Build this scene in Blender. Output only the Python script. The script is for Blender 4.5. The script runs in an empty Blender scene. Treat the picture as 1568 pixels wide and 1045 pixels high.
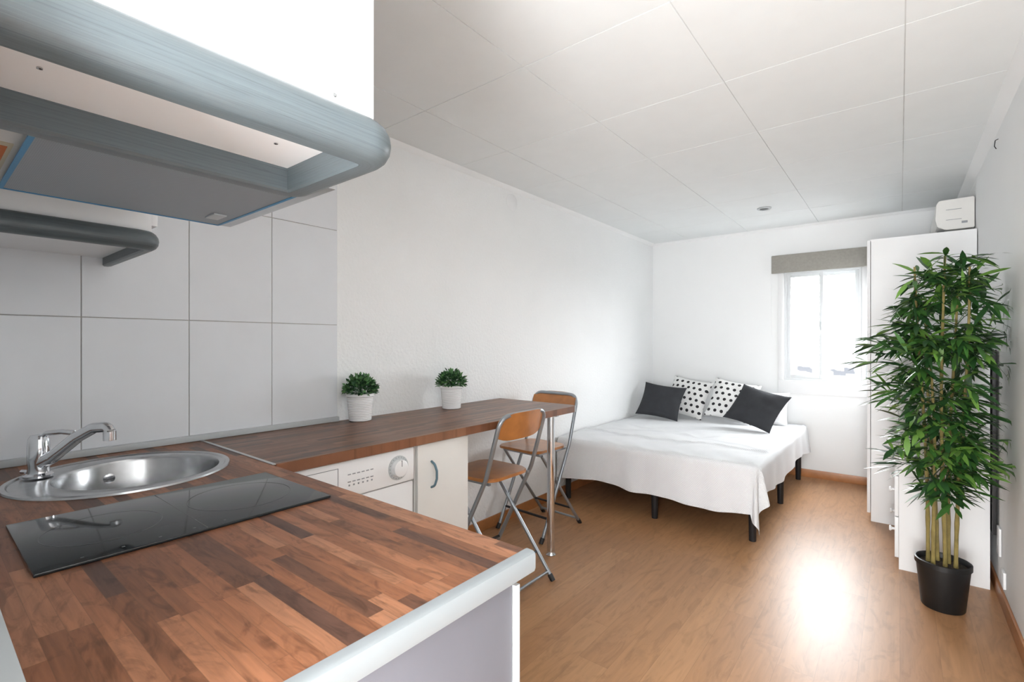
import bpy, bmesh, math, random
from mathutils import Vector, Matrix
random.seed(7)
R=random.random
def U(a,b): return a+(b-a)*R()
scene=bpy.context.scene
COL=scene.collection
# ------------------------------------------------------------------ materials
class NT:
    def __init__(s,name):
        s.m=bpy.data.materials.new(name); s.m.use_nodes=True
        s.t=s.m.node_tree; s.n=s.t.nodes; s.l=s.t.links
        s.b=s.n['Principled BSDF']; s.out=s.n['Material Output']
    def new(s,ty,**k):
        n=s.n.new(ty)
        for a,v in k.items(): setattr(n,a,v)
        return n
    def link(s,a,b): s.l.new(a,b)
    def math(s,op,a,b=None,c=None):
        n=s.new('ShaderNodeMath',operation=op)
        for i,v in enumerate((a,b,c)):
            if v is None: continue
            if isinstance(v,(int,float)): n.inputs[i].default_value=v
            else: s.link(v,n.inputs[i])
        return n.outputs[0]
    def coord(s,kind='Object'):
        return s.new('ShaderNodeTexCoord').outputs[kind]
    def sep(s,v):
        n=s.new('ShaderNodeSeparateXYZ'); s.link(v,n.inputs[0]); return n.outputs
    def comb(s,x,y,z):
        n=s.new('ShaderNodeCombineXYZ')
        for i,v in enumerate((x,y,z)):
            if isinstance(v,(int,float)): n.inputs[i].default_value=v
            else: s.link(v,n.inputs[i])
        return n.outputs[0]
    def noise(s,vec,scale,detail=3,rough=.5,dist=0):
        n=s.new('ShaderNodeTexNoise'); s.link(vec,n.inputs['Vector'])
        n.inputs['Scale'].default_value=scale; n.inputs['Detail'].default_value=detail
        n.inputs['Roughness'].default_value=rough; n.inputs['Distortion'].default_value=dist
        return n.outputs['Fac']
    def ramp(s,f,stops):
        n=s.new('ShaderNodeValToRGB'); s.link(f,n.inputs[0])
        e=n.color_ramp.elements
        while len(e)<len(stops): e.new(.5)
        for i,(p,c) in enumerate(stops):
            e[i].position=p; e[i].color=(*c,1) if len(c)==3 else c
        return n.outputs[0]
    def mix(s,f,a,b,mode='MIX'):
        n=s.new('ShaderNodeMixRGB',blend_type=mode)
        for i,v in enumerate((f,a,b)):
            if isinstance(v,(int,float)): n.inputs[i].default_value=v
            elif isinstance(v,tuple): n.inputs[i].default_value=(*v,1)
            else: s.link(v,n.inputs[i])
        return n.outputs[0]
    def bump(s,h,strength=.2,dist=.01):
        n=s.new('ShaderNodeBump'); s.link(h,n.inputs['Height'])
        n.inputs['Strength'].default_value=strength; n.inputs['Distance'].default_value=dist
        s.link(n.outputs[0],s.b.inputs['Normal']); return n
def srgb(r,g,b):
    f=lambda c:(c/255/12.92) if c<=10 else ((c/255+.055)/1.055)**2.4
    return (f(r),f(g),f(b))
def mat(name,col,rough=.5,metal=0,var=.06,vscale=8,bump=0,bscale=80,bdist=.003,coat=0,spec=None):
    s=NT(name); c=s.coord()
    n=s.noise(c,vscale,3)
    lo=tuple(max(0,x*(1-var)) for x in col); hi=tuple(min(1,x*(1+var)) for x in col)
    s.link(s.ramp(n,[(.3,lo),(.7,hi)]),s.b.inputs['Base Color'])
    s.b.inputs['Roughness'].default_value=rough; s.b.inputs['Metallic'].default_value=metal
    if coat: s.b.inputs['Coat Weight'].default_value=coat; s.b.inputs['Coat Roughness'].default_value=.08
    if spec is not None: s.b.inputs['Specular IOR Level'].default_value=spec
    if bump: s.bump(s.noise(c,bscale,3),bump,bdist)
    return s.m
def planks(name,axis,w,L,stops,rough=.35,grain=.35,flame=.3,seam=0,coat=0,gs=1.0,spec=.5,seamf=.35):
    s=NT(name); x,y,z=s.sep(s.coord())[:3]
    a,b=(x,y) if axis=='x' else (y,x)
    br=s.math('DIVIDE',b,w); row=s.math('FLOOR',br)
    wn=s.new('ShaderNodeTexWhiteNoise',noise_dimensions='1D'); s.link(row,wn.inputs['W'])
    ar=s.math('ADD',s.math('DIVIDE',a,L),s.math('MULTIPLY',wn.outputs['Value'],7.3)); col=s.math('FLOOR',ar)
    w2=s.new('ShaderNodeTexWhiteNoise',noise_dimensions='2D'); s.link(s.comb(row,col,0),w2.inputs['Vector'])
    val=w2.outputs['Value']
    base=s.ramp(val,stops)
    gv=s.comb(s.math('MULTIPLY',a,3*gs),s.math('MULTIPLY',b,45*gs),s.math('MULTIPLY',val,37))
    g=s.noise(gv,1.6,5,.6,.6)
    gr=s.ramp(g,[(.3,(1-grain,)*3),(.65,(1,1,1))])
    c=s.mix(1.0,base,gr,'MULTIPLY')
    fv=s.comb(s.math('MULTIPLY',a,5*gs),s.math('MULTIPLY',b,16*gs),s.math('MULTIPLY',val,91))
    f=s.noise(fv,1.3,3,.6,2.2)
    fr=s.ramp(f,[(.33,(1-flame,1-flame*1.05,1-flame*1.1)),(.5,(1,1,1)),(.75,(1,1,1))])
    c=s.mix(1.0,c,fr,'MULTIPLY')
    if seam:
        e=s.math('ABSOLUTE',s.math('SUBTRACT',s.math('FRACT',br),.5))
        e2=s.math('ABSOLUTE',s.math('SUBTRACT',s.math('FRACT',ar),.5))
        m1=s.math('GREATER_THAN',e,.5-seam/w); m2=s.math('GREATER_THAN',e2,.5-seam/L)
        mm=s.math('MAXIMUM',m1,m2)
        c=s.mix(s.math('MULTIPLY',mm,seamf),c,(.12,.06,.03))
    s.link(c,s.b.inputs['Base Color'])
    s.b.inputs['Roughness'].default_value=rough
    s.b.inputs['Specular IOR Level'].default_value=spec
    if coat: s.b.inputs['Coat Weight'].default_value=coat; s.b.inputs['Coat Roughness'].default_value=.15
    s.bump(g,.06,.002)
    return s.m
M={}
M['wall']=mat('wall_paint_stucco',(.87,.88,.88),.75,var=.010,vscale=3,bump=.65,bscale=55,bdist=.006)
M['wall_smooth']=mat('wall_paint',(.87,.88,.88),.75,var=.010,vscale=2,bump=.12,bscale=30)
M['ceil']=mat('ceiling_panel',(.845,.87,.87),.7,var=.01,bump=.05,bscale=200)
M['ceilgap']=mat('ceiling_gap',(.70,.71,.70),.8)
M['tile']=mat('white_ceramic_tile',(.77,.79,.82),.22,var=.012)
M['grout']=mat('tile_grout',(.47,.45,.43),.9,var=.1,vscale=60)
M['white']=mat('white_laminate',(.84,.845,.85),.4,var=.012)
M['whitegloss']=mat('white_enamel',(.84,.845,.85),.22,var=.01)
M['pvc']=mat('window_frame_pvc',(.68,.70,.71),.35,var=.01)
M['cream']=mat('cream_laminate',(.76,.75,.72),.45,var=.015)
M['lav']=mat('grey_end_panel',(.15,.15,.172),.5,var=.03)
M['plastic']=mat('grey_plastic_trim',(.25,.27,.28),.42,var=.02,spec=.35)
M['plinth']=mat('white_plastic_plinth',(.50,.53,.54),.35,var=.02)
M['chrome']=mat('chrome',(.70,.72,.75),.09,1,var=.02)
M['steel']=mat('brushed_steel',(.48,.49,.50),.22,1,var=.08,vscale=30)
M['alu']=mat('aluminium_profile',(.55,.57,.58),.3,.8,var=.03)
M['chairmetal']=mat('grey_painted_tube',(.32,.35,.38),.28,.6,var=.03)
M['chairwood']=mat('varnished_beech',srgb(178,116,62),.3,var=.15,vscale=14,coat=.3)
M['black']=mat('black_rubber',(.015,.015,.017),.5,var=.1)
M['blackpot']=mat('black_plastic_pot',(.008,.009,.010),.45,var=.1)
M['hob']=mat('black_hob_glass',(.013,.017,.019),.07,var=.05,spec=.42)
M['hobring']=mat('hob_ring_print',(.08,.085,.09),.2,var=.05)
M['greyp']=mat('charcoal_cushion_fabric',(.030,.032,.037),.9,var=.15,vscale=12,bump=.3,bscale=400,bdist=.001)
M['whitep']=mat('white_pillow_cotton',(.84,.84,.84),.9,var=.02,bump=.1,bscale=300,bdist=.001)
M['mattress']=mat('mattress_ticking',(.75,.75,.74),.9,var=.04)
M['bedframe']=mat('black_bed_steel',(.02,.02,.022),.45,.3,var=.1)
M['soil']=mat('potting_soil',(.035,.025,.018),.95,var=.5,vscale=90,bump=.8,bscale=120,bdist=.01)
M['leafA']=mat('leaf_dark_green',srgb(36,70,34),.42,var=.25,vscale=9)
M['leafB']=mat('leaf_green',srgb(58,100,42),.42,var=.25,vscale=9)
M['leafC']=mat('leaf_bright_green',srgb(102,142,62),.42,var=.2,vscale=9)
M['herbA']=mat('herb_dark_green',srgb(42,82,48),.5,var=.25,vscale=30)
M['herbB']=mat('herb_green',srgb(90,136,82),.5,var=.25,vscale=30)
M['cane']=mat('bamboo_cane',srgb(132,118,70),.4,var=.25,vscale=25)
M['blind']=mat('grey_linen_blind',srgb(152,149,142),.9,var=.06,vscale=50,bump=.2,bscale=350,bdist=.001)
M['basewood']=mat('oak_baseboard',srgb(174,116,70),.35,var=.12,vscale=14)
M['bluetape']=mat('blue_protective_film',srgb(30,130,180),.35,var=.05)
M['label']=mat('paper_label',srgb(205,195,170),.6,var=.05)
M['labelred']=mat('label_orange_print',srgb(200,110,50),.6,var=.05)
M['ink']=mat('grey_print',(.3,.31,.33),.5,var=.05)
M['handle']=mat('grey_blue_handle',srgb(100,128,142),.3,.3,var=.03)
M['lens']=mat('dark_lens',(.08,.08,.085),.2,var=.05)
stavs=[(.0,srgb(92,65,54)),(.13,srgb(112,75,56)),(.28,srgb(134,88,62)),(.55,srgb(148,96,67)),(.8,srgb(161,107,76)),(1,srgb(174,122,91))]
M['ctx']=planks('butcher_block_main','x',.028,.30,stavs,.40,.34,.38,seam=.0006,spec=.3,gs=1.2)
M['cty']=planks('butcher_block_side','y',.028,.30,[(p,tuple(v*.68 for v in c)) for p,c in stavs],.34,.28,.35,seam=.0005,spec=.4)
M['floor']=planks('oak_laminate_floor','y',.13,1.25,[(0,srgb(171,126,88)),(.5,srgb(177,132,93)),(1,srgb(183,138,98))],.37,.17,.17,seam=.0009,gs=.6,spec=.34,seamf=.3)
s=NT('white_waffle_blanket'); c=s.coord('UV'); u,v,_=s.sep(c)[:3]
wv=s.math('MULTIPLY',s.math('SINE',s.math('MULTIPLY',u,420)),s.math('SINE',s.math('MULTIPLY',v,420)))
s.link(s.ramp(s.noise(c,3),[(.3,(.77,.78,.80)),(.7,(.81,.82,.83))]),s.b.inputs['Base Color'])
s.b.inputs['Roughness'].default_value=.9; s.bump(wv,.5,.003); M['sheet']=s.m
s=NT('hood_filter_mesh'); c=s.coord(); x,y,z=s.sep(c)[:3]
k=s.math('MULTIPLY',s.math('SINE',s.math('MULTIPLY',x,1100)),s.math('SINE',s.math('MULTIPLY',y,1100)))
s.link(s.ramp(k,[(.0,(.33,.36,.39)),(.6,(.20,.22,.24))]),s.b.inputs['Base Color'])
s.b.inputs['Metallic'].default_value=.3; s.b.inputs['Roughness'].default_value=.4; M['mesh']=s.m
s=NT('grey_stained_wood'); u,v,_=s.sep(s.coord('UV'))[:3]
g=s.noise(s.comb(s.math('MULTIPLY',u,4),s.math('MULTIPLY',v,240),0),1.5,5,.65,.5)
s.link(s.ramp(g,[(.28,srgb(70,78,82)),(.45,srgb(88,97,101)),(.7,srgb(96,105,109))]),s.b.inputs['Base Color'])
s.b.inputs['Roughness'].default_value=.38; s.bump(g,.2,.001); M['rail']=s.m
s=NT('polka_dot_cotton'); x,y,z=s.sep(s.coord())[:3]
sc=.062
ry=s.math('DIVIDE',y,sc); odd=s.math('MODULO',s.math('FLOOR',s.math('ADD',ry,40)),2)
rx=s.math('ADD',s.math('DIVIDE',x,sc),s.math('MULTIPLY',odd,.5))
fx=s.math('SUBTRACT',s.math('FRACT',s.math('ADD',rx,40)),.5); fy=s.math('SUBTRACT',s.math('FRACT',s.math('ADD',ry,40)),.5)
d=s.math('SQRT',s.math('ADD',s.math('POWER',fx,2),s.math('POWER',fy,2)))
s.link(s.mix(s.math('LESS_THAN',d,.25),(.80,.80,.79),(.02,.02,.022)),s.b.inputs['Base Color'])
s.b.inputs['Roughness'].default_value=.9; M['polka']=s.m
s=NT('window_glass'); tr=s.new('ShaderNodeBsdfTransparent'); gl=s.new('ShaderNodeBsdfGlossy'); gl.inputs['Roughness'].default_value=.02
mx=s.new('ShaderNodeMixShader'); mx.inputs[0].default_value=.06
s.link(tr.outputs[0],mx.inputs[1]); s.link(gl.outputs[0],mx.inputs[2]); s.link(mx.outputs[0],s.out.inputs[0]); M['glass']=s.m
# ------------------------------------------------------------------ helpers
class G:
    """top level empty; children are in world coords (local=False) or local coords"""
    def __init__(s,name,loc=(0,0,0),rot=0,local=False):
        s.e=bpy.data.objects.new(name,None); s.e.empty_display_size=.1
        s.e.location=loc; s.e.rotation_euler=(0,0,rot); COL.objects.link(s.e)
        s.inv=Matrix.Identity(4) if local else Matrix.Translation(loc).inverted()
def finish(name,bm,mats,parent=None,smooth=False,recalc=True):
    if recalc: bmesh.ops.recalc_face_normals(bm,faces=bm.faces)
    me=bpy.data.meshes.new(name); bm.to_mesh(me); bm.free()
    if not isinstance(mats,(list,tuple)): mats=[mats]
    for m in mats: me.materials.append(m)
    ob=bpy.data.objects.new(name,me); COL.objects.link(ob)
    if smooth:
        for p in me.polygons: p.use_smooth=True
        try: me.set_sharp_from_angle(angle=math.radians(40))
        except Exception: pass
    if parent: ob.parent=parent.e; ob.matrix_parent_inverse=parent.inv
    return ob
def addbox(bm,x0,x1,y0,y1,z0,z1,mi=0,bev=0,seg=2):
    vs=[bm.verts.new((x,y,z)) for x in (x0,x1) for y in (y0,y1) for z in (z0,z1)]
    fs=[bm.faces.new([vs[i] for i in f]) for f in ((0,1,3,2),(4,6,7,5),(0,4,5,1),(2,3,7,6),(0,2,6,4),(1,5,7,3))]
    for f in fs: f.material_index=mi
    if bev:
        es=list({e for f in fs for e in f.edges})
        r=bmesh.ops.bevel(bm,geom=es,offset=bev,segments=seg,affect='EDGES',profile=.6)
        for f in r['faces']: f.material_index=mi
def box(name,x0,x1,y0,y1,z0,z1,m,parent=None,bev=0):
    bm=bmesh.new(); addbox(bm,x0,x1,y0,y1,z0,z1,0,bev)
    return finish(name,bm,m,parent,smooth=bev>0)
def boxes(name,lst,m,parent=None,bev=0):
    bm=bmesh.new()
    for b in lst: addbox(bm,*b[:6],mi=(b[6] if len(b)>6 else 0),bev=bev)
    return finish(name,bm,m,parent,smooth=bev>0)
def fillet(pts,r,n=6,closed=False):
    pts=[Vector(p) for p in pts]; out=[]
    N=len(pts)
    for i,p in enumerate(pts):
        if not closed and (i==0 or i==N-1): out.append(p); continue
        a=pts[i-1]; b=pts[(i+1)%N]
        da=(a-p); db=(b-p); la=da.length; lb=db.length; da.normalize(); db.normalize()
        rr=r[i] if isinstance(r,(list,tuple)) else r
        ang=da.angle(db)
        if rr<=0 or ang>3.1: out.append(p); continue
        t=min(rr/math.tan(ang/2),la*.48,lb*.48)
        p0=p+da*t; p1=p+db*t
        for k in range(n+1):
            q=k/n; out.append((1-q)**2*p0+2*q*(1-q)*p+q*q*p1)
    return out
def addtube(bm,pts,r,seg=12,mi=0,cap=True):
    pts=[Vector(p) for p in pts]; N=len(pts)
    t0=(pts[1]-pts[0]).normalized(); up=Vector((0,0,1)) if abs(t0.z)<.9 else Vector((1,0,0))
    nrm=t0.cross(up).normalized(); rings=[]
    for i,p in enumerate(pts):
        t=(pts[min(i+1,N-1)]-pts[max(i-1,0)]).normalized()
        nrm=(nrm-t*nrm.dot(t)).normalized(); bn=t.cross(nrm)
        rr=r[i] if isinstance(r,(list,tuple)) else r
        rings.append([bm.verts.new(p+nrm*math.cos(2*math.pi*k/seg)*rr+bn*math.sin(2*math.pi*k/seg)*rr) for k in range(seg)])
    for a,b in zip(rings,rings[1:]):
        for k in range(seg):
            f=bm.faces.new((a[k],a[(k+1)%seg],b[(k+1)%seg],b[k])); f.material_index=mi
    if cap:
        for rg in (rings[0],rings[-1]):
            f=bm.faces.new(rg); f.material_index=mi
def tube(name,pts,r,m,parent=None,seg=12):
    bm=bmesh.new(); addtube(bm,pts,r,seg); return finish(name,bm,m,parent,smooth=True)
def addlathe(bm,prof,c=(0,0,0),seg=40,mi=0,axis='z'):
    rings=[]
    for r,z in prof:
        ring=[]
        for k in range(seg):
            a=2*math.pi*k/seg; x=math.cos(a)*r; y=math.sin(a)*r
            p=(x,y,z) if axis=='z' else (z,x,y)
            ring.append(bm.verts.new((p[0]+c[0],p[1]+c[1],p[2]+c[2])))
        rings.append(ring)
    for a,b in zip(rings,rings[1:]):
        for k in range(seg):
            f=bm.faces.new((a[k],a[(k+1)%seg],b[(k+1)%seg],b[k])); f.material_index=mi
    return rings
def lathe(name,prof,c,m,parent=None,seg=40,axis='z'):
    bm=bmesh.new(); rg=addlathe(bm,prof,c,seg,0,axis)
    if prof[0][0]<.002 or prof[-1][0]<.002: bmesh.ops.remove_doubles(bm,verts=bm.verts,dist=.0005)
    return finish(name,bm,m,parent,smooth=True)
def prism(name,poly,z0,z1,m,parent=None,bev=0):
    bm=bmesh.new(); a=[bm.verts.new((p[0],p[1],z0)) for p in poly]; b=[bm.verts.new((p[0],p[1],z1)) for p in poly]
    n=len(poly); bm.faces.new(a); top=bm.faces.new(b)
    for i in range(n): bm.faces.new((a[i],a[(i+1)%n],b[(i+1)%n],b[i]))
    if bev: bmesh.ops.bevel(bm,geom=list(top.edges),offset=bev,segments=2,affect='EDGES')
    return finish(name,bm,m,parent,smooth=True)
def sweepXY(name,path,prof,m,parent=None):
    path=[Vector((p[0],p[1],0)) for p in path]; N=len(path); bm=bmesh.new(); uv=bm.loops.layers.uv.new('UVMap')
    rings=[];L=[0]
    for i,p in enumerate(path):
        if i: L.append(L[-1]+(p-path[i-1]).length)
        d0=(p-path[i-1]).normalized() if i else (path[1]-p).normalized()
        d1=(path[i+1]-p).normalized() if i<N-1 else d0
        t=(d0+d1).normalized(); n=Vector((t.y,-t.x,0)); sc=1/max(.3,t.dot(d0))
        rings.append([bm.verts.new(p+n*o*sc+Vector((0,0,z))) for o,z in prof])
    K=len(prof); V=[0]
    for k in range(K):
        a=prof[k]; b=prof[(k+1)%K]; V.append(V[-1]+math.hypot(a[0]-b[0],a[1]-b[1]))
    for i in range(N-1):
        for k in range(K):
            k2=(k+1)%K
            f=bm.faces.new((rings[i][k],rings[i][k2],rings[i+1][k2],rings[i+1][k]))
            for lp,uvv in zip(f.loops,((L[i],V[k]),(L[i],V[k+1]),(L[i+1],V[k+1]),(L[i+1],V[k]))): lp[uv].uv=uvv
    bm.faces.new(rings[0]); bm.faces.new(rings[-1])
    return finish(name,bm,m,parent,smooth=True)
# ------------------------------------------------------------------ room shell
XL,XR,YB,H=-2.255,.40,5.46,2.45
YN=-1.3
box('floor',XL-.15,XR+.15,YN-.1,YB+.15,-.08,0,M['floor'])
box('wall_left',XL-.15,XL,YN-.1,YB+.15,0,H,M['wall'])
box('wall_right',XR,XR+.15,YN-.1,YB+.15,0,H,M['wall_smooth'])
box('wall_entry',XL,XR,YN-.1,YN,0,H,M['wall_smooth'])
box('wall_kitchen',XL,-.57,-.12,.035,0,H,M['wall_smooth'])
WX0,WX1,WZ0,WZ1=-.90,-.27,.93,2.0
boxes('wall_back',[(XL,WX0,YB,YB+.15,0,H),(WX1,XR,YB,YB+.15,0,H),(WX0,WX1,YB,YB+.15,0,WZ0),(WX0,WX1,YB,YB+.15,WZ1,H)],M['wall_smooth'])
bm=bmesh.new(); addbox(bm,XL-.15,XR+.15,YN-.1,YB+.15,H+.003,H+.1,1)
xs=[XL]+[-1.84,-1.225,-.605,.015]+[XR]
ys=[YN]+[1.61-.645*k for k in (4,3,2,1)]+[1.61+.645*k for k in range(0,6)]+[YB]
for i in range(len(xs)-1):
    for j in range(len(ys)-1):
        addbox(bm,xs[i]+.002,xs[i+1]-.002,ys[j]+.002,ys[j+1]-.002,H,H+.004,0)
finish('ceiling',bm,[M['ceil'],M['ceilgap']])
def cove(w): return [(0,-w),(0,0),(w,0),(w*.75,-w*.35),(w*.35,-w*.75)]
sweepXY('trim_1',[(XL,1.40),(XL,YB)],[(o,H-.0005+z) for o,z in cove(.028)],M['wall_smooth'])
sweepXY('trim_2',[(XR,YB),(XR,YN)],[(o,H-.0005+z) for o,z in cove(.045)],M['wall_smooth'])
sweepXY('trim_3',[(XL,YB),(XR,YB)],[(o,H-.0005+z) for o,z in cove(.022)],M['wall_smooth'])
box('baseboard_left',XL,XL+.012,1.72,YB,0,.075,M['basewood'],bev=.003)
box('baseboard_back',XL+.013,XR-.013,YB-.012,YB,0,.075,M['basewood'],bev=.003)
box('baseboard_right',XR-.012,XR,YN,YB-.013,0,.075,M['basewood'],bev=.003)
bm=bmesh.new(); addbox(bm,XL,XL+.008,.04,1.378,.9,H-.001,1)
ty=[.04,.055,.386,.717,1.048,1.379]; tz=[.905,1.39,1.872,2.354,H-.002]
for i in range(len(ty)-1):
    for j in range(len(tz)-1):
        addbox(bm,XL+.004,XL+.012,ty[i]+.0014,ty[i+1]-.0014,tz[j]+.0014,tz[j+1]-.0014,0,.0012,1)
finish('wall_tiling',bm,[M['tile'],M['grout']])
# ------------------------------------------------------------------ window
g=G('window_1',(-.585,YB+.06,1.46))
def frame(x0,x1,z0,z1,w,ya,yb): return [(x0,x0+w,ya,yb,z0,z1),(x1-w,x1,ya,yb,z0,z1),(x0+w,x1-w,ya,yb,z0,z0+w),(x0+w,x1-w,ya,yb,z1-w,z1)]
boxes('frame',frame(WX0,WX1,WZ0,WZ1,.022,YB+.01,YB+.09),M['pvc'],g)
boxes('sash_left',frame(WX0+.022,-.570,WZ0+.022,WZ1-.022,.034,YB+.02,YB+.045),M['pvc'],g,.003)
boxes('sash_right',frame(-.605,WX1-.022,WZ0+.022,WZ1-.022,.034,YB+.05,YB+.075),M['pvc'],g,.003)
box('pane_left',WX0+.05,-.604,YB+.031,YB+.034,WZ0+.05,WZ1-.05,M['glass'],g)
box('pane_right',-.576,WX1-.05,YB+.061,YB+.064,WZ0+.05,WZ1-.05,M['glass'],g)
boxes('casing',[(WX0-.05,WX0,YB-.012,YB+.01,WZ0-.0,WZ1+.04),(WX1,WX1+.05,YB-.012,YB+.01,WZ0,WZ1+.04),(WX0,WX1,YB-.012,YB+.01,WZ1,WZ1+.04),
   (WX0-.05,WX1+.05,YB-.015,YB+.01,WZ0-.13,WZ0)],M['whitegloss'],g,.003)
box('latch',-.603,-.585,YB+.008,YB+.02,1.42,1.50,M['plinth'],g,.003)
g=G('roman_blind',(-.61,YB-.06,2.08))
box('headrail',-1.0,-.225,YB-.06,YB-.016,2.13,2.165,M['blind'],g,.004)
bm=bmesh.new()
for k in range(4): addbox(bm,-1.0,-.225,YB-.075+.006*k,YB-.063+.006*k,1.985+.012*k,2.16-.002*k,0,.004)
finish('folded_fabric',bm,M['blind'],g,True)
tube('pull_cord',[(-1.005,YB-.05,2.15),(-1.008,YB-.04,1.8),(-1.006,YB-.03,1.35)],.0015,M['white'],g,6)
# ------------------------------------------------------------------ kitchen peninsula
g=G('kitchen_counter',(-1.4,.42,.45))
def slab_hole(name,outer,hole,z0,z1,m,parent):
    cu=bpy.data.curves.new(name,'CURVE'); cu.dimensions='2D'; cu.fill_mode='BOTH'; cu.extrude=(z1-z0)/2
    for pts in ([outer]+([hole] if hole else [])):
        sp=cu.splines.new('POLY'); sp.points.add(len(pts)-1)
        for q,p in zip(sp.points,pts): q.co=(p[0],p[1],0,1)
        sp.use_cyclic_u=True
    ob=bpy.data.objects.new(name+'_c',cu); COL.objects.link(ob)
    dg=bpy.context.evaluated_depsgraph_get(); me=bpy.data.meshes.new_from_object(ob.evaluated_get(dg))
    bpy.data.objects.remove(ob)
    for v in me.vertices: v.co.z+=(z0+z1)/2
    me.materials.clear(); me.materials.append(m)
    o=bpy.data.objects.new(name,me); COL.objects.link(o); o.parent=parent.e; o.matrix_parent_inverse=parent.inv
    return o
SC=(-1.855,.455)
hole=[(SC[0]+.225*math.cos(a*math.pi/32),SC[1]+.225*math.sin(a*math.pi/32)) for a in range(64)]
TX1=-.562
slab_hole('worktop',[(XL+.013,.05),(TX1,.05),(TX1,.750),(XL+.013,.750)],hole,.862,.9,M['ctx'],g)
prof=[(-.004,.9),(-.003,.9022),(.012,.9018),(.017,.8985),(.0185,.893),(.0185,.870),(.016,.863),(-.002,.863)]
sweepXY('worktop_end_trim',[(TX1,.05),(TX1,.40),(TX1,.752)],prof,M['plastic'],g)
box('back_plinth',XL+.013,TX1,.036,.085,.9,.925,M['plinth'],g,.006)
box('worktop_back_trim',XL+.012,XL+.034,.086,1.378,.9,.925,M['plinth'],g,.006)
box('joint_strip',XL+.034,-1.60,.749,.761,.8985,.9025,M['alu'],g,.001)
box('end_panel',-.589,-.572,.06,.716,.0,.861,M['lav'],g,.002)
boxes('cabinet_carcass',[(XL+.02,-.59,.06,.075,.1,.86),(XL+.02,-.59,.075,.70,.1,.118),(-1.62,-1.60,.075,.70,.118,.70),(-1.08,-1.062,.075,.70,.118,.86),(XL+.02,-.59,.075,.66,.0,.1)],M['white'],g)
boxes('doors',[(-1.06,-.566,.720,.733,.1,.84),(-1.595,-1.065,.720,.733,.1,.84)],M['plinth'],g,.002)
bm=bmesh.new()
for xx in (-.66,-1.13): addtube(bm,fillet([(xx,.733,.72),(xx,.748,.72),(xx,.748,.60),(xx,.733,.60)],.012),.005,8)
finish('door_handles',bm,M['handle'],g,True)
# ---------------- side worktop / table
g=G('breakfast_bar_table',(-1.93,1.7,.88))
poly=fillet([(XL+.002,.762,0),(-1.60,.762,0),(-1.60,2.68,0),(XL+.002,2.68,0)],[0,0,.06,0],8,True)
poly=[(p.x if p.x>XL+.02 or p.y>1.378 else XL+.013,p.y) for p in poly]
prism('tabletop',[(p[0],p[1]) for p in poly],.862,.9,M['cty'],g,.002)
bm=bmesh.new(); addlathe(bm,[(.0,0),(.03,0),(.032,.006),(.024,.018),(.0235,.03),(.0235,.845),(.05,.85),(.05,.862),(0,.862)],(-1.67,2.47,0),28)
finish('chrome_leg',bm,M['chrome'],g,True)
pth=fillet([(-1.5995,1.9,0),(-1.5995,2.6805,0),(XL+.004,2.6805,0)],[0,.06,0],8)
sweepXY('end_edge_band',[(p.x,p.y) for p in pth][2:],[(-.0005,.8625),(.0015,.8625),(.0015,.898),(-.0005,.898)],M['alu'],g)
# ---------------- base cabinet beside washing machine
g=G('base_cabinet',(-1.93,1.53,.45))
boxes('carcass',[(XL+.003,-1.64,1.375,1.69,.09,.861)],M['cream'],g)
box('door',-1.64,-1.62,1.378,1.688,.1,.856,M['cream'],g,.002)
box('plinth',XL+.003,-1.68,1.378,1.688,0,.09,M['cream'],g)
tube('door_handle',fillet([(-1.62,1.455,.775),(-1.598,1.455,.765),(-1.592,1.462,.735),(-1.592,1.462,.70),(-1.598,1.455,.67),(-1.62,1.455,.66)],.02),.0055,M['handle'],g,10)
# ---------------- washing machine
g=G('washing_machine',(-1.93,1.08,.43))
box('body',XL+.02,-1.645,.80,1.362,.015,.858,M['whitegloss'],g,.006)
box('control_panel',-1.647,-1.622,.802,1.360,.715,.856,M['whitegloss'],g,.008)
box('front_panel',-1.647,-1.63,.802,1.360,.03,.711,M['whitegloss'],g,.008)
boxes('detergent_drawer',[(-1.622,-1.6205,.825,1.0,.74,.742),(-1.622,-1.6205,.825,1.0,.832,.834),(-1.622,-1.6205,.825,.827,.74,.834),(-1.622,-1.6205,.998,1.0,.74,.834)],M['ink'],g)
lathe('program_dial_ring',[(.0,-1.622),(.05,-1.622),(.05,-1.619),(.0,-1.619)],(0,1.275,.782),M['plinth'],g,36,'x')
lathe('program_dial',[(.036,-1.62),(.034,-1.60),(.028,-1.597),(0,-1.597)],(0,1.275,.782),M['whitegloss'],g,36,'x')
bm=bmesh.new()
for k in range(20):
    a=k*2*math.pi/20
    yy=1.275+.044*math.cos(a); zz=.782+.044*math.sin(a); addbox(bm,-1.619,-1.6185,yy-.002,yy+.002,zz-.002,zz+.002)
for k in range(6):
    for j in range(2):
        yy=1.04+.02*k; zz=.80-.028*j; addbox(bm,-1.622,-1.6212,yy,yy+.013,zz,zz+.004)
        if j: addbox(bm,-1.622,-1.6205,yy+.003,yy+.009,zz-.014,zz-.008)
addbox(bm,-1.6,-1.5965,1.273,1.277,.79,.815)
finish('printed_markings',bm,M['ink'],g)
bm=bmesh.new(); addlathe(bm,[(.19,-1.63),(.19,-1.612),(.17,-1.602),(.13,-1.606),(.125,-1.618)],(0,1.08,.42),48,0,'x'); finish('porthole_ring',bm,M['plinth'],g,True)
lathe('porthole_glass',[(.125,-1.618),(.09,-1.612),(0,-1.608)],(0,1.08,.42),M['lens'],g,48,'x')
boxes('feet',[(XL+.05,XL+.09,.83,.87,0,.016),(-1.70,-1.66,.83,.87,0,.016),(-1.70,-1.66,1.29,1.33,0,.016),(XL+.05,XL+.09,1.29,1.33,0,.016)],M['black'],g)
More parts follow.
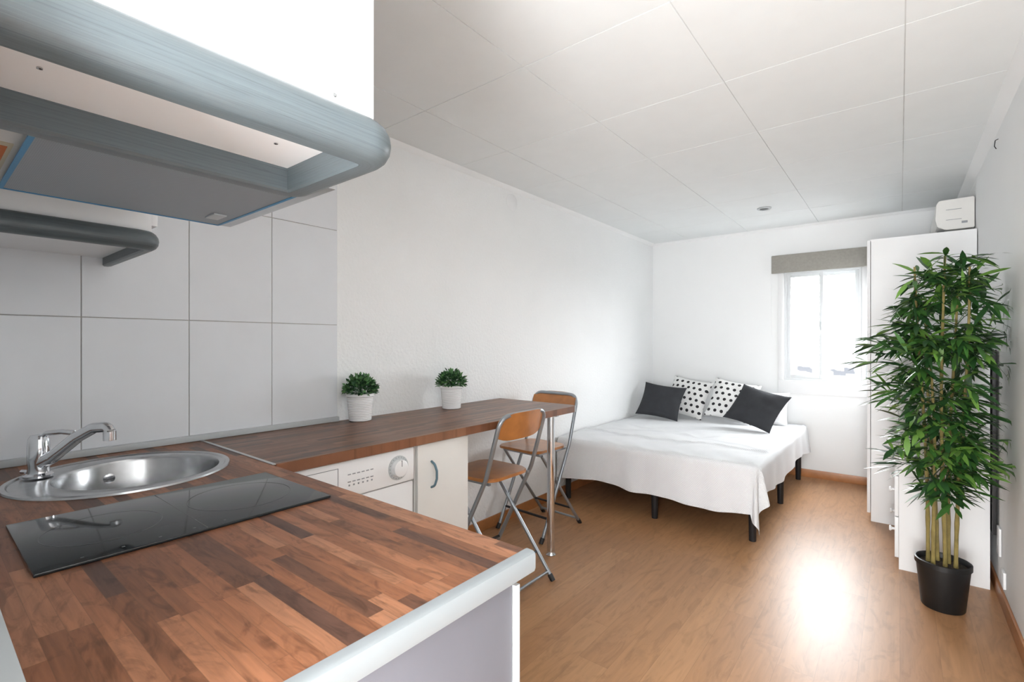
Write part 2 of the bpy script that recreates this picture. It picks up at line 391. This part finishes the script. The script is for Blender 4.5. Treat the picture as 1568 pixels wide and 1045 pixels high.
# ---------------- sink
g=G('round_sink',(SC[0],SC[1],.9))
bm=bmesh.new(); OC=(-1.862,.428); n=72
def ring(cx,cy,r,z): return [bm.verts.new((cx+r*math.cos(2*math.pi*k/n),cy+r*math.sin(2*math.pi*k/n),z)) for k in range(n)]
BC=(-1.852,.462)
rs=[ring(*OC,.275,.9006),ring(*OC,.273,.9055),ring(*OC,.262,.9065),ring(*OC,.258,.903),ring(*BC,.213,.903),ring(*BC,.208,.901),ring(*BC,.203,.89),ring(*BC,.197,.80),ring(*BC,.185,.765),ring(*BC,.15,.75),ring(*BC,.04,.745)]
for a,b in zip(rs,rs[1:]):
    for k in range(n): bm.faces.new((a[k],a[(k+1)%n],b[(k+1)%n],b[k]))
bm.faces.new(rs[-1])
finish('basin',bm,M['steel'],g,True)
lathe('drain',[(0,.748),(.02,.748),(.035,.751),(.04,.747)],(BC[0],BC[1],0),M['chrome'],g,24)
bm=bmesh.new(); addlathe(bm,[(.016,.0),(.016,.004),(.012,.006),(0,.006)],(BC[0]-.196,BC[1]-.04,.85),20,0,'x')
finish('overflow',bm,M['chrome'],g,True)
# ---------------- faucet
FB=Vector((-1.975,.245,.907))
g=G('kitchen_faucet',FB)
tip=Vector((-1.765,.365,1.05))
bm=bmesh.new()
addlathe(bm,[(0,0),(.034,0),(.034,.006),(.026,.012),(.024,.03),(.026,.05),(.026,.085),(.024,.11),(.018,.122),(0,.125)],FB,28)
dirv=Vector((tip.x-FB.x,tip.y-FB.y,0)).normalized()
p=[FB+Vector((0,0,.035)),FB+dirv*.05+Vector((0,0,.06)),FB+dirv*.13+Vector((0,0,.118)),FB+dirv*.19+Vector((0,0,.148)),FB+dirv*.235+Vector((0,0,.152)),FB+dirv*.245+Vector((0,0,.138))]
pp=fillet(p,.03,5); addtube(bm,pp,[.019-.006*i/(len(pp)-1) for i in range(len(pp))],16)
addlathe(bm,[(0,0),(.0155,0),(.0155,.026),(.012,.03)],FB+dirv*.243+Vector((0,0,.114)),20)
lp=[FB+Vector((0,0,.112)),FB+dirv*.03+Vector((0,0,.128)),FB+dirv*.08+Vector((0,0,.134)),FB+dirv*.125+Vector((0,0,.132))]
addtube(bm,fillet(lp,.02,4),.0075,10)
addtube(bm,[FB+Vector((0,0,.012)),FB+Vector((-.05,-.03,.012))],.006,8)
finish('mixer_body',bm,M['chrome'],g,True)
# ---------------- hob
g=G('ceramic_hob',(-1.325,.41,.9))
box('glass_plate',-1.505,-1.145,.135,.685,.9005,.907,M['hob'],g,.0025)
bm=bmesh.new()
def addring(bm,cx,cy,r,w,z,seg=64):
    a=[bm.verts.new((cx+r*math.cos(2*math.pi*k/seg),cy+r*math.sin(2*math.pi*k/seg),z)) for k in range(seg)]
    b=[bm.verts.new((cx+(r+w)*math.cos(2*math.pi*k/seg),cy+(r+w)*math.sin(2*math.pi*k/seg),z)) for k in range(seg)]
    for k in range(seg): bm.faces.new((a[k],a[(k+1)%seg],b[(k+1)%seg],b[k]))
addring(bm,-1.325,.265,.10,.0015,.9073); addring(bm,-1.325,.54,.115,.0015,.9073)
addbox(bm,-1.50,-1.15,.4015,.4027,.9065,.9072)
for k in range(5): addbox(bm,-1.17,-1.165,.2+.06*k,.205+.06*k,.9065,.9073)
finish('zone_markings',bm,M['hobring'],g)
# ------------------------------------------------------------------ wall cabinets + hood
g=G('kitchen_wall_cabinet',(-1.4,.25,2.0))
boxes('cabinet_over_counter_end',[(-.92,-.66,.04,.46,1.628,H-.002)],M['white'],g)
boxes('cabinet_over_hood',[(-1.70,-.921,.04,.445,1.70,H-.002)],M['white'],g)
boxes('cabinet_at_wall',[(XL+.013,-1.745,.04,.46,1.605,H-.002)],M['white'],g)
boxes('doors',[(-.915,-.665,.4605,.474,1.66,H-.01),(-1.68,-.925,.4455,.465,1.73,H-.01),(XL+.02,-1.75,.4605,.476,1.65,H-.01)],M['white'],g,.002)
def rprof(z0,z1,o0,o1):
    h=z1-z0; c=(z0+z1)/2
    pts=[(o0,z1)]
    for k in range(9):
        a=math.pi/2-math.pi*k/8; pts.append((o1-.026+.026*math.cos(a),c+(h/2)*math.sin(a)))
    pts.append((o0+.004,z0)); pts.append((o0,z0+.004)); return pts
pA=fillet([(-.655,.04,0),(-.655,.467,0),(-.918,.467,0),(-.918,.04,0)],[0,.028,.02,0],8)
sweepXY('cornice_rail_end',[(p.x,p.y) for p in pA],rprof(1.583,1.648,-.018,.036),M['rail'],g)
pB=fillet([(-1.735,.04,0),(-1.735,.462,0),(XL+.014,.462,0)],[0,.04,0],8)
sweepXY('cornice_rail_wall',[(p.x,p.y) for p in pB],rprof(1.575,1.632,-.018,.022),M['rail'],g)
bm=bmesh.new()
for yy,zz in ((.15,1.70),(.40,1.67),(.40,2.2)):
    addlathe(bm,[(.0035,-.66),(.0035,-.6585),(.002,-.658),(0,-.6588)],(0,yy,zz),12,0,'x')
for yy in (.10,.38): addlathe(bm,[(.003,1.6275),(.003,1.626),(0,1.625)],(-.80,yy,0),10)
finish('screws',bm,M['steel'],g,True)
g=G('range_hood',(-1.21,.31,1.68))
boxes('housing',[(-1.50,-.958,.06,.44,1.645,1.699)],M['cream'],g)
box('pull_out_visor',-1.505,-.958,.40,.585,1.632,1.658,M['alu'],g,.003)
box('grease_filter',-1.49,-.965,.13,.545,1.6295,1.636,M['mesh'],g)
boxes('blue_film_edges',[(-1.497,-1.489,.13,.55,1.6285,1.6315),(-1.49,-.965,.545,.552,1.6285,1.6315),(-1.497,-.965,.122,.13,1.6285,1.6315)],M['bluetape'],g)
box('filter_latch',-1.42,-1.36,.49,.52,1.626,1.6295,M['plinth'],g,.001)
boxes('rating_label',[(-1.47,-1.20,.065,.118,1.6435,1.6449,0),(-1.46,-1.22,.10,.112,1.6430,1.6436,1)],[M['label'],M['labelred']],g)
# ------------------------------------------------------------------ potted herbs
def leaf(bm,base,d,up,L,W,mi,seg=4,droop=.35,fold=0):
    d=d.normalized(); side=d.cross(up)
    if side.length<.05: side=d.cross(Vector((1,0,0)))
    side.normalize(); prof=(0.15,.75,1,.7,.06) if seg==4 else (.3,1,.1)
    p=Vector(base); dd=d.copy(); rows=[]
    for i in range(seg+1):
        w=W/2*prof[i]; rows.append((bm.verts.new(p-side*w),bm.verts.new(p+side*w)))
        dd=(dd+Vector((0,0,-droop/seg))).normalized(); p=p+dd*L/seg
    for a,b in zip(rows,rows[1:]):
        f=bm.faces.new((a[0],a[1],b[1],b[0])); f.material_index=mi
def herb(name,x,y):
    g=G(name,(x,y,.9))
    h=.14
    prof=[(0,.001),(.052,.001),(.055,.004)]
    for k in range(14):
        z=.006+k*.0085; r=.055+.012*(z/h); prof+= [(r+.0012,z),(r-.0006,z+.004)]
    prof+=[(.069,.125),(.073,.127),(.073,.14),(.069,.141),(.065,.138),(.063,.12),(0,.118)]
    lathe('ribbed_pot',prof,(x,y,.9),M['whitegloss'],g,40)
    bm=bmesh.new()
    for i in range(620):
        th=U(0,2*math.pi); ph=math.acos(U(-.15,1)); r=U(.55,1)
        d=Vector((math.sin(ph)*math.cos(th),math.sin(ph)*math.sin(th),math.cos(ph)))
        c=Vector((x,y,.9+.152)); p=c+Vector((d.x*.083*r,d.y*.083*r,d.z*.080*r))
        if p.x<XL+.035: continue
        dv=(d+Vector((U(-.7,.7),U(-.7,.7),U(-.3,.8)))).normalized()
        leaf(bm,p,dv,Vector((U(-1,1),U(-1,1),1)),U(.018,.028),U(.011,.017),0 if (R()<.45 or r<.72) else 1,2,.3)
    for v in bm.verts: v.co.x=max(v.co.x,XL+.006)
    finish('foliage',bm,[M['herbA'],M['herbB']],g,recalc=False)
    bm=bmesh.new()
    for i in range(26):
        a=U(0,6.28); r=U(0,.05); addtube(bm,[(x+.4*r*math.cos(a),y+.4*r*math.sin(a),1.018),(x+r*math.cos(a),y+r*math.sin(a),1.10)],.0012,5)
    finish('stems',bm,M['herbA'],g)
herb('potted_herb',-2.165,1.46); herb('potted_herb.001',-2.13,2.075)
# ------------------------------------------------------------------ folding chairs
def chair(name,loc,rot):
    g=G(name,loc,rot,True); w=.39; hw=w/2
    tube('main_frame',fillet([(-hw,.40,.012),(-hw,.10,.60),(-hw,0,.930),(hw,0,.930),(hw,.10,.60),(hw,.40,.012)],[0,.25,.075,.075,.25,0],8),.0115,M['chairmetal'],g)
    iw=hw-.028
    bm=bmesh.new()
    addtube(bm,[(-iw,-.06,.012),(-iw,.37,.555)],.0105); addtube(bm,[(iw,-.06,.012),(iw,.37,.555)],.0105)
    addtube(bm,[(-iw,.37,.555),(iw,.37,.555)],.009)
    addtube(bm,[(-iw,-.035,.042),(iw,-.035,.042)],.008)
    finish('rear_legs',bm,M['chairmetal'],g,True)
    bm=bmesh.new(); addtube(bm,[(-hw,.335,.14),(hw,.335,.14)],.008); addtube(bm,[(-iw,.04,.135),(iw,.04,.135)],.007)
    finish('stretchers',bm,M['black'],g,True)
    bm=bmesh.new()
    for xx in (-hw,hw): addtube(bm,[(xx,.412,0),(xx,.392,.032)],.0145)
    for xx in (-iw,iw): addtube(bm,[(xx,-.068,0),(xx,-.045,.03)],.0145)
    finish('rubber_feet',bm,M['black'],g,True)
    out=fillet([(-hw+.02,.085,0),(hw-.02,.085,0),(hw-.012,.44,0),(-hw+.012,.44,0)],[.09,.09,.07,.07],8,True)
    prism('seat',[(p.x,p.y) for p in out],.575,.592,M['chairwood'],g,.005)
    bm=bmesh.new(); 
    for sx in (-1,1): addbox(bm,sx*(hw-.03)-.008,sx*(hw-.03)+.008,.10,.40,.563,.575)
    finish('seat_rails',bm,M['chairmetal'],g)
    bm=bmesh.new(); NX,NZ=16,6; fr=[];bk=[]
    for i in range(NX+1):
        u=-1+2*i/NX; x=u*(hw-.004); zt=.942-.034*abs(u)**4; zb=.795+.03*abs(u)**5; a=[];b=[]
        for j in range(NZ+1):
            z=zb+(zt-zb)*j/NZ; yc=.042-.12*(z-.80)/.4-.028*(1-u*u)+.012
            a.append(bm.verts.new((x,yc,z))); b.append(bm.verts.new((x,yc-.011,z)))
        fr.append(a);bk.append(b)
    for i in range(NX):
        for j in range(NZ):
            bm.faces.new((fr[i][j],fr[i+1][j],fr[i+1][j+1],fr[i][j+1])); bm.faces.new((bk[i][j],bk[i][j+1],bk[i+1][j+1],bk[i+1][j]))
        for j in (0,NZ): bm.faces.new((fr[i][j],bk[i][j],bk[i+1][j],fr[i+1][j]))
    for i in (0,NX):
        for j in range(NZ): bm.faces.new((fr[i][j],fr[i][j+1],bk[i][j+1],bk[i][j]))
    finish('backrest',bm,M['chairwood'],g,True)
chair('folding_chair',(-1.545,2.04,0),math.radians(90))
chair('folding_chair.001',(-1.975,2.985,0),math.radians(176))
# ------------------------------------------------------------------ bed
g=G('double_bed',(-1.47,4.42,.25))
box('mattress',-2.215,-.74,3.45,5.41,.30,.488,M['mattress'],g,.035)
boxes('frame_rails',[(-2.20,-.75,3.455,3.49,.245,.285),(-2.20,-.75,5.36,5.40,.245,.285),(-2.20,-2.165,3.49,5.36,.245,.285),(-.785,-.75,3.49,5.36,.245,.285),(-1.49,-1.455,3.49,5.36,.245,.285)]+
   [(-2.165,-.785,3.55+.12*k,3.61+.12*k,.286,.298) for k in range(15)],M['bedframe'],g)
bm=bmesh.new()
for x in (-2.17,-1.42,-.755):
    for y in (3.47,4.42,5.30): addlathe(bm,[(0,0),(.021,0),(.022,.004),(.026,.245),(0,.245)],(x,y,0),16)
finish('legs',bm,M['bedframe'],g,True)
def blanket():
    bm=bmesh.new(); uvl=bm.loops.layers.uv.new('UVMap')
    xl,xr,yf,yb=-2.238,-.735,3.445,5.40; zt=.512; r=.04
    ox,oy=.25,.345
    def off(e):
        if e<=0: return 0,0
        if e<r*math.pi/2: return r*math.sin(e/r), r*(1-math.cos(e/r))
        return r, r+(e-r*math.pi/2)
    NX,NY=120,150; V={}
    for i in range(NX+1):
        for j in range(NY+1):
            s=xl+(xr+ox-xl)*i/NX; t=yb-(yb-(yf-oy))*j/NY
            ex=max(0,s-xr); ey=max(0,yf-t)
            if ex>0: ex*=1+.10*math.sin(t*3.1+1)+.22*max(0,(t-4.9)/.5)
            if ey>0: ey*=1+.05*math.sin(s*4.3)+.03*math.sin(s*11)
            x=min(s,xr); y=max(t,yf)
            if ex>0 and ey>0:
                e=math.hypot(ex,ey)*1.14; o,dn=off(e); a=math.atan2(ey,ex)
                fl=.04*dn/.4+.05*(dn/.4)*math.sin(a*6)
                x+=math.cos(a)*(o+max(-.02,fl)); y-=math.sin(a)*(o+max(-.02,fl)); z=zt-dn
            elif ex>0:
                o,dn=off(ex); x+=o+.5*dn*(.05+.07*math.sin(t*17+math.sin(t*5)))+ .12*dn*max(0,(t-4.8)/.6); z=zt-dn
            elif ey>0:
                o,dn=off(ey); y-=o+dn*(.035+.035*math.sin(s*15+1.3*math.sin(s*4))+.02*math.sin(s*31)); z=zt-dn
            else:
                z=zt+.007*math.sin(s*9+t*4)*math.sin(t*7-s*3)+.005*math.sin(s*23+2*math.sin(t*9))*math.sin(t*13)
                z+=.014*math.exp(-((t-3.86-.03*math.sin(s*5))/.018)**2)
                z+=.008*math.exp(-((t-4.2-.25*(s+1.4)-.03*math.sin(s*6))/.02)**2)+.006*math.exp(-((t-4.1+.3*(s+1.2))/.018)**2)
                k=max(0,min(1,(4.62-t)/.2)); z=(zt-.005)*(1-k)+z*k
            x=max(x,XL+.016)
            V[i,j]=(bm.verts.new((x,y,max(z,.03))),s,t)
    for i in range(NX):
        for j in range(NY):
            q=[V[i,j],V[i+1,j],V[i+1,j+1],V[i,j+1]]
            f=bm.faces.new([a[0] for a in q])
            for lp,a in zip(f.loops,q): lp[uvl].uv=(a[1],a[2])
    o=finish('blanket',bm,M['sheet'],g,True)
    for p in o.data.polygons: p.use_smooth=True
blanket()
def pillow(name,loc,w,h,T,tilt,yaw,roll,m,seed=0):
    bm=bmesh.new(); N=28; rnd=random.Random(seed); ph=[rnd.uniform(0,6) for _ in range(6)]
    S=[{},{}]
    for k,sg in enumerate((1,-1)):
        for i in range(N+1):
            for j in range(N+1):
                u=-1+2*i/N; v=-1+2*j/N; edge=(i in(0,N) or j in(0,N))
                if k==1 and edge: S[1][i,j]=S[0][i,j]; continue
                x=w/2*u*(1-.09*(1-v*v)); y=h/2*v*(1-.09*(1-u*u))
                t=T/2*max(0,(1-abs(u)**2.4)*(1-abs(v)**2.4))**.5
                t*=1+.10*math.sin(5*u+ph[0])*math.sin(4*v+ph[1])+.06*math.sin(9*u*v+ph[2]+6*v)
                S[k][i,j]=bm.verts.new((x,y,sg*t))
        for i in range(N):
            for j in range(N): bm.faces.new((S[k][i,j],S[k][i+1,j],S[k][i+1,j+1],S[k][i,j+1]))
    o=finish(name,bm,m,None,True)
    for p in o.data.polygons: p.use_smooth=True
    mw=Matrix.Translation(loc)@Matrix.Rotation(yaw,4,'Z')@Matrix.Rotation(tilt,4,'X')@Matrix.Rotation(roll,4,'Z')
    zmin=min((mw@v.co).z for v in o.data.vertices)
    o.matrix_world=Matrix.Translation((0,0,.5085-zmin))@mw
rad=math.radians
pillow('charcoal_cushion',(-1.95,4.93,.70),.44,.40,.12,rad(54),rad(8),rad(-7),M['greyp'],1)
pillow('polka_dot_cushion',(-1.76,5.18,.74),.44,.43,.12,rad(62),rad(-4),rad(-8),M['polka'],2)
pillow('polka_dot_cushion.001',(-1.30,5.14,.735),.44,.43,.12,rad(60),rad(6),rad(-10),M['polka'],3)
pillow('charcoal_cushion.001',(-1.03,4.87,.70),.46,.40,.14,rad(52),rad(-10),rad(-14),M['greyp'],4)
pillow('white_pillow',(-1.03,5.28,.66),.40,.33,.11,rad(68),rad(0),rad(0),M['whitep'],5)
# ------------------------------------------------------------------ wardrobe, dresser, ac
g=G('wardrobe',(.1,4.9,1.02))
boxes('carcass',[(-.165,.395,4.39,4.41,.0,2.05),(-.165,.395,5.385,5.405,0,2.05),(-.165,.395,4.41,5.385,2.03,2.05),(-.165,.395,4.41,5.385,.06,.08),(.38,.395,4.41,5.385,.08,2.03),(-.165,.38,4.89,4.91,.08,2.03),(-.15,-.13,4.41,5.385,0,.06)],M['white'],g)
boxes('doors',[(-.188,-.168,4.391,4.897,.06,2.045),(-.188,-.168,4.900,5.404,.06,2.045)],M['white'],g,.002)
bm=bmesh.new()
for yy in (4.86,4.94): addtube(bm,fillet([(-.187,yy,1.15),(-.212,yy,1.15),(-.212,yy,1.0),(-.187,yy,1.0)],.012),.005,8)
finish('handles',bm,M['alu'],g,True)
g=G('chest_of_drawers',(.17,3.9,.63))
boxes('carcass',[(-.005,.37,3.56,3.578,0,1.245),(-.005,.37,4.252,4.27,0,1.245),(.355,.37,3.578,4.252,0,1.245),(.0,.355,3.578,4.252,.06,.08),(.01,.02,3.578,4.252,0,.06)],M['white'],g)
box('top',-.03,.372,3.555,4.275,1.245,1.263,M['plinth'],g,.002)
boxes('drawer_fronts',[(-.024,-.006,3.563,4.267,.065+.236*k,.065+.236*k+.231) for k in range(5)],M['white'],g,.002)
bm=bmesh.new()
for k in range(5):
    for yy in (3.72,4.11): addlathe(bm,[(0,-.052),(.014,-.051),(.016,-.044),(.008,-.036),(.008,-.024)],(0,yy,.18+.236*k),16,0,'x')
finish('knobs',bm,M['whitegloss'],g,True)
box('dark_gap_panel',.376,.392,3.53,4.15,.30,1.262,M['black'],None,.003)  # thin black panel standing in for the dark gap between drawers and wall
g=G('air_conditioner',(.29,4.95,2.18))
bm=bmesh.new()
poly=[(.395,2.085),(.25,2.085),(.205,2.11),(.195,2.16),(.20,2.27),(.215,2.292),(.395,2.295)]
a=[bm.verts.new((x,4.52,z)) for x,z in poly]; b=[bm.verts.new((x,5.36,z)) for x,z in poly]
bm.faces.new(a); bm.faces.new(b)
for i in range(len(poly)): bm.faces.new((a[i],a[(i+1)%7],b[(i+1)%7],b[i]))
bmesh.ops.bevel(bm,geom=list(bm.edges),offset=.004,segments=2,affect='EDGES')
finish('casing',bm,M['cream'],g,True)
boxes('side_details',[(.25,.33,4.517,4.5195,2.15,2.153),(.25,.33,4.517,4.5195,2.22,2.223),(.33,.36,4.517,4.5195,2.12,2.135)],M['ink'],g)
boxes('louvre',[(.205,.245,4.56,5.32,2.083,2.0845)],M['ink'],g)
# ------------------------------------------------------------------ small fixtures
g=G('recessed_spotlight',(-.905,4.58,H))
lathe('ring',[(.055,H-.001),(.055,H-.008),(.048,H-.012),(.036,H-.010)],(-.905,4.58,0),M['alu'],g)
lathe('lens',[(.036,H-.010),(.02,H-.006),(0,H-.005)],(-.905,4.58,0),M['lens'],g)
lathe('wall_junction_cover',[(0,XL+.005),(.058,XL+.004),(.062,XL+.001)],(0,2.82,2.345),M['white'],None,40,'x')
g=G('power_outlet',(XR-.01,3.47,.24))
box('plate',XR-.010,XR-.001,3.44,3.52,.22,.36,M['whitegloss'],g,.003)
lathe('socket',[(.022,XR-.0105),(.020,XR-.008),(0,XR-.007)],(0,3.48,.29),M['plinth'],g,20,'x')
g=G('power_outlet.001',(XR-.01,3.33,.14))
box('plate',XR-.012,XR-.001,3.30,3.38,.11,.19,M['whitegloss'],g,.003)
lathe('socket',[(.022,XR-.0125),(.020,XR-.010),(0,XR-.009)],(0,3.34,.15),M['plinth'],g,20,'x')
tube('wall_hook',fillet([(XR,3.55,2.36),(XR-.012,3.55,2.355),(XR-.015,3.55,2.325),(XR-.008,3.55,2.31)],.006),.002,M['black'],None,8)
# ------------------------------------------------------------------ tall bamboo plant
PX,PY=.165,3.19
g=G('potted_bamboo',(PX,PY,0))
lathe('pot',[(0,.0),(.080,0),(.084,.006),(.103,.205),(.109,.207),(.109,.23),(.103,.232),(.099,.226),(.096,.20),(0,.198)],(PX,PY,0),M['blackpot'],g,48)
lathe('soil',[(0,.210),(.05,.212),(.0965,.205)],(PX,PY,0),M['soil'],g,32)
canes=[]
bm=bmesh.new()
for k,(ox,oy,tx,ty2,h) in enumerate([(-.055,-.01,-.10,-.02,1.68),(-.025,.03,-.06,.05,1.50),(.0,-.03,.0,-.05,1.72),(.022,.03,.05,.06,1.60),(.052,-.015,.09,-.04,1.66),(-.03,-.045,-.05,-.08,1.30)]):
    pts=[];rr=[]
    n=26
    for i in range(n+1):
        q=i/n; z=.20+(h-.20)*q
        x=PX+ox+(tx-ox)*q+.008*math.sin(q*5+k); y=PY+oy+(ty2-oy)*q+.008*math.cos(q*4+k)
        pts.append((x,y,z)); rr.append((.0085 if i%4 else .0105)*(1-.45*q))
    canes.append(pts); addtube(bm,pts,rr,8)
finish('canes',bm,M['cane'],g,True)
bl=bmesh.new(); bt=bmesh.new()
def rad_at(z):
    pts=[(.42,.16),(.6,.26),(.85,.29),(1.1,.34),(1.25,.40),(1.4,.32),(1.55,.27),(1.7,.22),(1.85,.12)]
    for (a,ra),(b,rb) in zip(pts,pts[1:]):
        if a<=z<=b: return ra+(rb-ra)*(z-a)/(b-a)
    return .15
for i in range(255):
    c=random.choice(canes); zt=.55+ (1.69-.55)*(R()**.85)
    top=c[-1][2]
    if zt>top: zt=top-.02*R()
    q=(zt-.20)/(top-.20); idx=min(25,int(q*26)); p0=Vector(c[idx])
    th=U(0,2*math.pi); dirh=Vector((math.cos(th),math.sin(th),0))
    rr=rad_at(zt)*U(.15,.70)
    p1=p0+dirh*rr*.5+Vector((0,0,U(.02,.07))); p2=p0+dirh*rr+Vector((0,0,U(-.02,.07)))
    addtube(bt,[p0,p1,p2],[.0022,.0018,.001],5)
    nl=random.randint(6,9)
    for j in range(nl):
        q=.35+.65*j/(nl-1); b=p1.lerp(p2,max(0,(q-.3)/.7))
        dv=(dirh*U(.2,1)+Vector((U(-1,1),U(-1,1),U(-.5,.6)))*.8).normalized()
        if j==nl-1: dv=(dirh+Vector((0,0,U(-.1,.5)))).normalized()
        L=U(.09,.15)
        mi=0 if R()<.40 else (1 if R()<.60 else 2)
        leaf(bl,b,dv,Vector((U(-.5,.5),U(-.5,.5),1)),L,U(.018,.028),mi,4,U(.2,.8))
for bmx in (bl,bt):
    for v in bmx.verts:
        if v.co.x>XR-.012: v.co.x=XR-.012
        if v.co.z<1.30 and v.co.y>3.51: v.co.y=3.51
finish('twigs',bt,M['leafA'],g,True)
o=finish('leaves',bl,[M['leafA'],M['leafB'],M['leafC']],g,recalc=False)
for p in o.data.polygons: p.use_smooth=True
# ------------------------------------------------------------------ lights : hazy sky, dim hazy town below the horizon
w=bpy.data.worlds.new('World'); scene.world=w; w.use_nodes=True
wt=w.node_tree; bg=wt.nodes['Background']
tc=wt.nodes.new('ShaderNodeTexCoord'); sp=wt.nodes.new('ShaderNodeSeparateXYZ'); wt.links.new(tc.outputs['Generated'],sp.inputs[0])
mp=wt.nodes.new('ShaderNodeMapping'); mp.inputs['Scale'].default_value=(60,60,110); wt.links.new(tc.outputs['Generated'],mp.inputs[0])
vo=wt.nodes.new('ShaderNodeTexVoronoi'); vo.distance='CHEBYCHEV'; vo.inputs['Scale'].default_value=1; wt.links.new(mp.outputs[0],vo.inputs['Vector'])
vb=wt.nodes.new('ShaderNodeSeparateColor'); wt.links.new(vo.outputs['Color'],vb.inputs[0])
tr=wt.nodes.new('ShaderNodeValToRGB'); wt.links.new(vb.outputs[0],tr.inputs[0])
e=tr.color_ramp.elements; e[0].position=.1; e[0].color=(.015,.016,.018,1); e[1].position=.55; e[1].color=(.05,.05,.05,1)
mr=wt.nodes.new('ShaderNodeMapRange'); mr.inputs['From Min'].default_value=-.035; mr.inputs['From Max'].default_value=-.02
wt.links.new(sp.outputs[2],mr.inputs['Value'])
mxw=wt.nodes.new('ShaderNodeMixRGB'); wt.links.new(mr.outputs[0],mxw.inputs[0]); wt.links.new(tr.outputs[0],mxw.inputs[1]); mxw.inputs[2].default_value=(.95,.98,1,1)
wt.links.new(mxw.outputs[0],bg.inputs[0]); bg.inputs[1].default_value=27
def area(name,loc,rot,sx,sy,power,col=(1,1,1),portal=False):
    l=bpy.data.lights.new(name,'AREA'); l.shape='RECTANGLE'; l.size=sx; l.size_y=sy; l.energy=power; l.color=col
    if portal: l.cycles.is_portal=True
    o=bpy.data.objects.new(name,l); o.location=loc; o.rotation_euler=rot; COL.objects.link(o); return o
def aim(loc,tgt): return (Vector(tgt)-Vector(loc)).to_track_quat('-Z','Y').to_euler()
area('window_sky_portal',(-.585,YB+.12,1.465),(rad(-90),0,0),.63,1.07,1,portal=True)
area('entry_fill',(-.08,-1.2,1.3),(rad(90),0,0),.9,2.2,48,(.99,.995,1))  # added fill lamp behind the camera
area('ceiling_fill',(.05,-.95,.9),aim((.05,-.95,.9),(-.7,3.2,2.85)),.6,.6,32,(.985,.995,1))  # added fill lamp aimed upward to brighten the ceiling
# ------------------------------------------------------------------ camera
cd=bpy.data.cameras.new('camera'); cd.lens=17.06; cd.sensor_width=36; cd.shift_y=.0016; cd.clip_start=.02
cam=bpy.data.objects.new('camera',cd); cam.location=(0,0,1.30); cam.rotation_euler=(rad(90),0,rad(38.64)); COL.objects.link(cam)
scene.camera=cam
scene.view_settings.view_transform='Standard'
scene.view_settings.exposure=0.76
